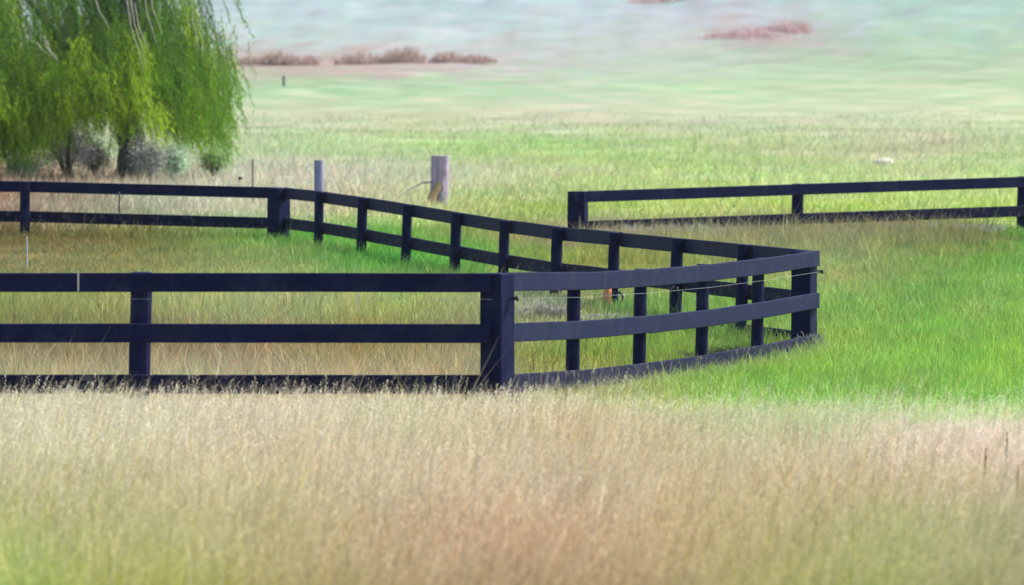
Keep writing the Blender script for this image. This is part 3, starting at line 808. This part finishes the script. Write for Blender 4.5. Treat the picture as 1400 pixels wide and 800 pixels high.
# orange scrap at the post foot: a curled plate
P = at(829, 424, 86.6); b = MB(); v = []; f = []; nu, nv = 6, 8
for i in range(nu + 1):
    for j in range(nv + 1):
        u, w_ = i / nu - .5, j / nv
        wd = .055 * math.sin(math.pi * min(1, w_ * .82 + .14)) ** .5
        v.append(P + Vector((u * 2 * wd + .02 * w_, .05 * (2*u) ** 2, w_ * .30)))
for i in range(nu):
    for j in range(nv): f.append((i*(nv+1)+j, (i+1)*(nv+1)+j, (i+1)*(nv+1)+j+1, i*(nv+1)+j+1))
b.add(v, f); o = b.build('orange_scrap', M_orange, None, origin=P, smooth=True); s_ = o.modifiers.new('thick', 'SOLIDIFY'); s_.thickness = .012
tag(o, 'curled orange-brown scrap leaning at the foot of a back fence post', 'scrap')

def loop(px, py, d, w, h, label, r=.011):
    P = at(px, py, d); b = MB(); pts = []
    for i in range(15):
        a = 6.283 * i / 14 * .93 + 1.6
        pts.append(P + Vector((math.cos(a) * w * (1 + .2 * math.sin(2 * a)), .02 * math.sin(a), math.sin(a) * h)))
    b.tube(pts, [r * (1 + .3 * math.sin(i)) for i in range(15)], 7)
    o = b.build('cord_loop', M_black, None, origin=P, smooth=True); return tag(o, label, 'cord')
loop(842, 410, 86.85, .075, .10, 'dark loop of cord beside the orange scrap at a post foot', .014)
loop(922, 408, 83.85, .05, .13, 'long dark hanging cord loop on the post right of the orange scrap')
b = MB(); P = at(556, 352, 98.85)
for (dx, s) in ((-.06, 1), (.05, -1), (.02, 1)):
    b.tube([P + Vector((dx, 0, .02)), P + Vector((dx * .4, -.01, -.05)), P + Vector((dx * 1.6, -.02, -.11)), P + Vector((dx * 2.6 * s, -.03, -.16))], [.012, .017, .014, .006], 6)
o = b.build('dark_root', M_black, None, origin=P, smooth=True); tag(o, 'dark twisted root splaying at the foot of the back fence post under the leaning brace', 'root')

# foreground stalks on the right and wisps in front of the bottom rail
def stalk(px, y0, y1, d, r, label, lean=.02):
    A, B = at(px, y0, d), at(px - 5, y1, d); b = MB()
    b.tube([B - Vector((0, 0, .3)), B, B.lerp(A, .5) + Vector((lean * .4, 0, 0)), A], [r, r, r * 1.2, r * .5], 6)
    b.tube([B.lerp(A, .55), B.lerp(A, .75) + Vector((.004, 0, 0)), A + Vector((0, 0, .01))], [r, r * 1.9, r * .8], 6)
    o = b.build('dry_stalk', M_brace, None, origin=B); return tag(o, label, 'stalk', 'brown stalks in the foreground grass at right')
stalk(1348, 614, 668, 50, .005, 'dark brown dead stalk, left of the three at the right edge')
stalk(1377, 592, 660, 53, .0045, 'tallest brown dead stalk close to the right edge')
stalk(1392, 640, 700, 48, .0045, 'faint lower brown stalk at the very right edge')

# big green leaf weed at the lower edge
P = at(985, 796, 40.5); b = MB()
for k in range(6):
    a = k * 1.05; D = Vector((math.cos(a) * .05, math.sin(a) * .04, .02)); S_ = Vector((-math.sin(a), math.cos(a), .0)) * .018
    b.add([P, P + D * .5 + S_, P + D + Vector((0, 0, .01)), P + D * .5 - S_], [(0, 1, 2, 3)])
b.tube([P - Vector((0, 0, .45)), P], [.006, .004], 6)
M_gleaf = solid('fresh_green_leaf', (.08, .30, .04), (.14, .42, .08), 20, (1, 1, 1), .5, .4, 0, .001)
o = b.build('leafy_weed', M_gleaf, None, origin=P); tag(o, 'bright green broad-leaved weed at the bottom edge of the dry grass', 'weed')

def wisps(name, label, x, y, h, col, w=.0035, lean=.32, wind=.05):
    return blades(name, label, x, y, h, np.full(len(x), w) * rng.uniform(.6, 1.4, len(x)), col, lean=lean, wind=wind, curl=.8)
# in front of the near run
n = 9000; x = rng.uniform(-6.5, .25, n); y = rng.uniform(63.3, 63.86, n)
k = rng.uniform(0, 1, n) < np.clip(.38 + .8 * fbm(x, y, .5, 48), .08, 1); x, y = x[k], y[k]; n = len(x)
x += .05 * np.round(fbm(x * 3, y, .5, 44) * 2)
col = np.tile(np.array([[.56, .50, .38]]), (n, 1)) * np.exp(rng.normal(0, .35, (n, 1)))
wisps('fence_wisps', 'pale dry grass wisps crossing the near bottom rail', x, y, (.04 + .21 * rng.uniform(0, 1, n) ** 2.2), col)
# along the right-hand run
seg = rng.integers(0, 5, 4200); t = rng.uniform(0, 1, 4200)
R = np.array([list(p) for p in right]); P = R[seg] * (1 - t[:, None]) + R[seg + 1] * t[:, None]
x = P[:, 0] + rng.uniform(.12, .45, 4200); y = P[:, 1] - .03
col = cover(x, y, gz(x, y)) * .6 + .4 * np.array([[.42, .44, .28]])
wisps('fence_wisps', 'short green grass tips brushing the right-hand bottom rail', x, y, .05 + .14 * rng.uniform(0, 1, 4200) ** 1.8, col)

# ------------------------------------------------------------------ haze
def haze():
    x0, x1, y0, y1, z0, z1 = -520, 520, -60, 1020, -1.8, 42
    b = MB(); b.box(((x0+x1)/2, (y0+y1)/2, (z0+z1)/2), Vector(((x1-x0)/2, 0, 0)), Vector((0, (y1-y0)/2, 0)), Vector((0, 0, (z1-z0)/2)))
    m, nt, out = nodes('pale_air'); v = N(nt, 'ShaderNodeVolumePrincipled')
    v.inputs['Color'].default_value = (.86, .93, 1, 1); v.inputs['Density'].default_value = .00005; v.inputs['Anisotropy'].default_value = .2
    nt.links.new(v.outputs[0], out.inputs['Volume'])
    o = b.build('haze', m); tag(o, kind='stuff')
haze()

# ------------------------------------------------------------------ light, camera
SUN_DIR = Vector((.80, .30, 1.05)).normalized()
elev = math.asin(SUN_DIR.z); azim = math.atan2(SUN_DIR.x, SUN_DIR.y)
w = bpy.data.worlds.new('World'); scene.world = w; w.use_nodes = True
nt = w.node_tree; bg = nt.nodes['Background']
sky = nt.nodes.new('ShaderNodeTexSky'); sky.sky_type = 'NISHITA'; sky.sun_disc = False
sky.sun_elevation = elev; sky.sun_rotation = azim; sky.dust_density = 2.0; sky.air_density = 1.0
nt.links.new(sky.outputs[0], bg.inputs[0]); bg.inputs[1].default_value = .15
sl = bpy.data.lights.new('sun', 'SUN'); sl.energy = 4.2; sl.angle = math.radians(2.5); sl.color = (1, .95, .86)
so = bpy.data.objects.new('sun', sl); C.objects.link(so); so.rotation_euler = (-SUN_DIR).to_track_quat('-Z', 'Y').to_euler(); so.location = (20, 40, 40)

cam = bpy.data.cameras.new('camera'); co = bpy.data.objects.new('camera', cam); C.objects.link(co)
co.location = (0, 0, CAMZ); co.rotation_euler = (math.pi / 2 - PITCH, 0, 0)
cam.sensor_width = 36; cam.lens = F * 36 / 1400; cam.clip_start = 1; cam.clip_end = 3000
cam.dof.use_dof = True; cam.dof.focus_distance = 78; cam.dof.aperture_fstop = 4.6
scene.camera = co
scene.view_settings.view_transform = 'Standard'; scene.view_settings.look = 'None'
scene.view_settings.exposure = 1.15; scene.view_settings.gamma = 1
scene.render.engine = 'CYCLES'
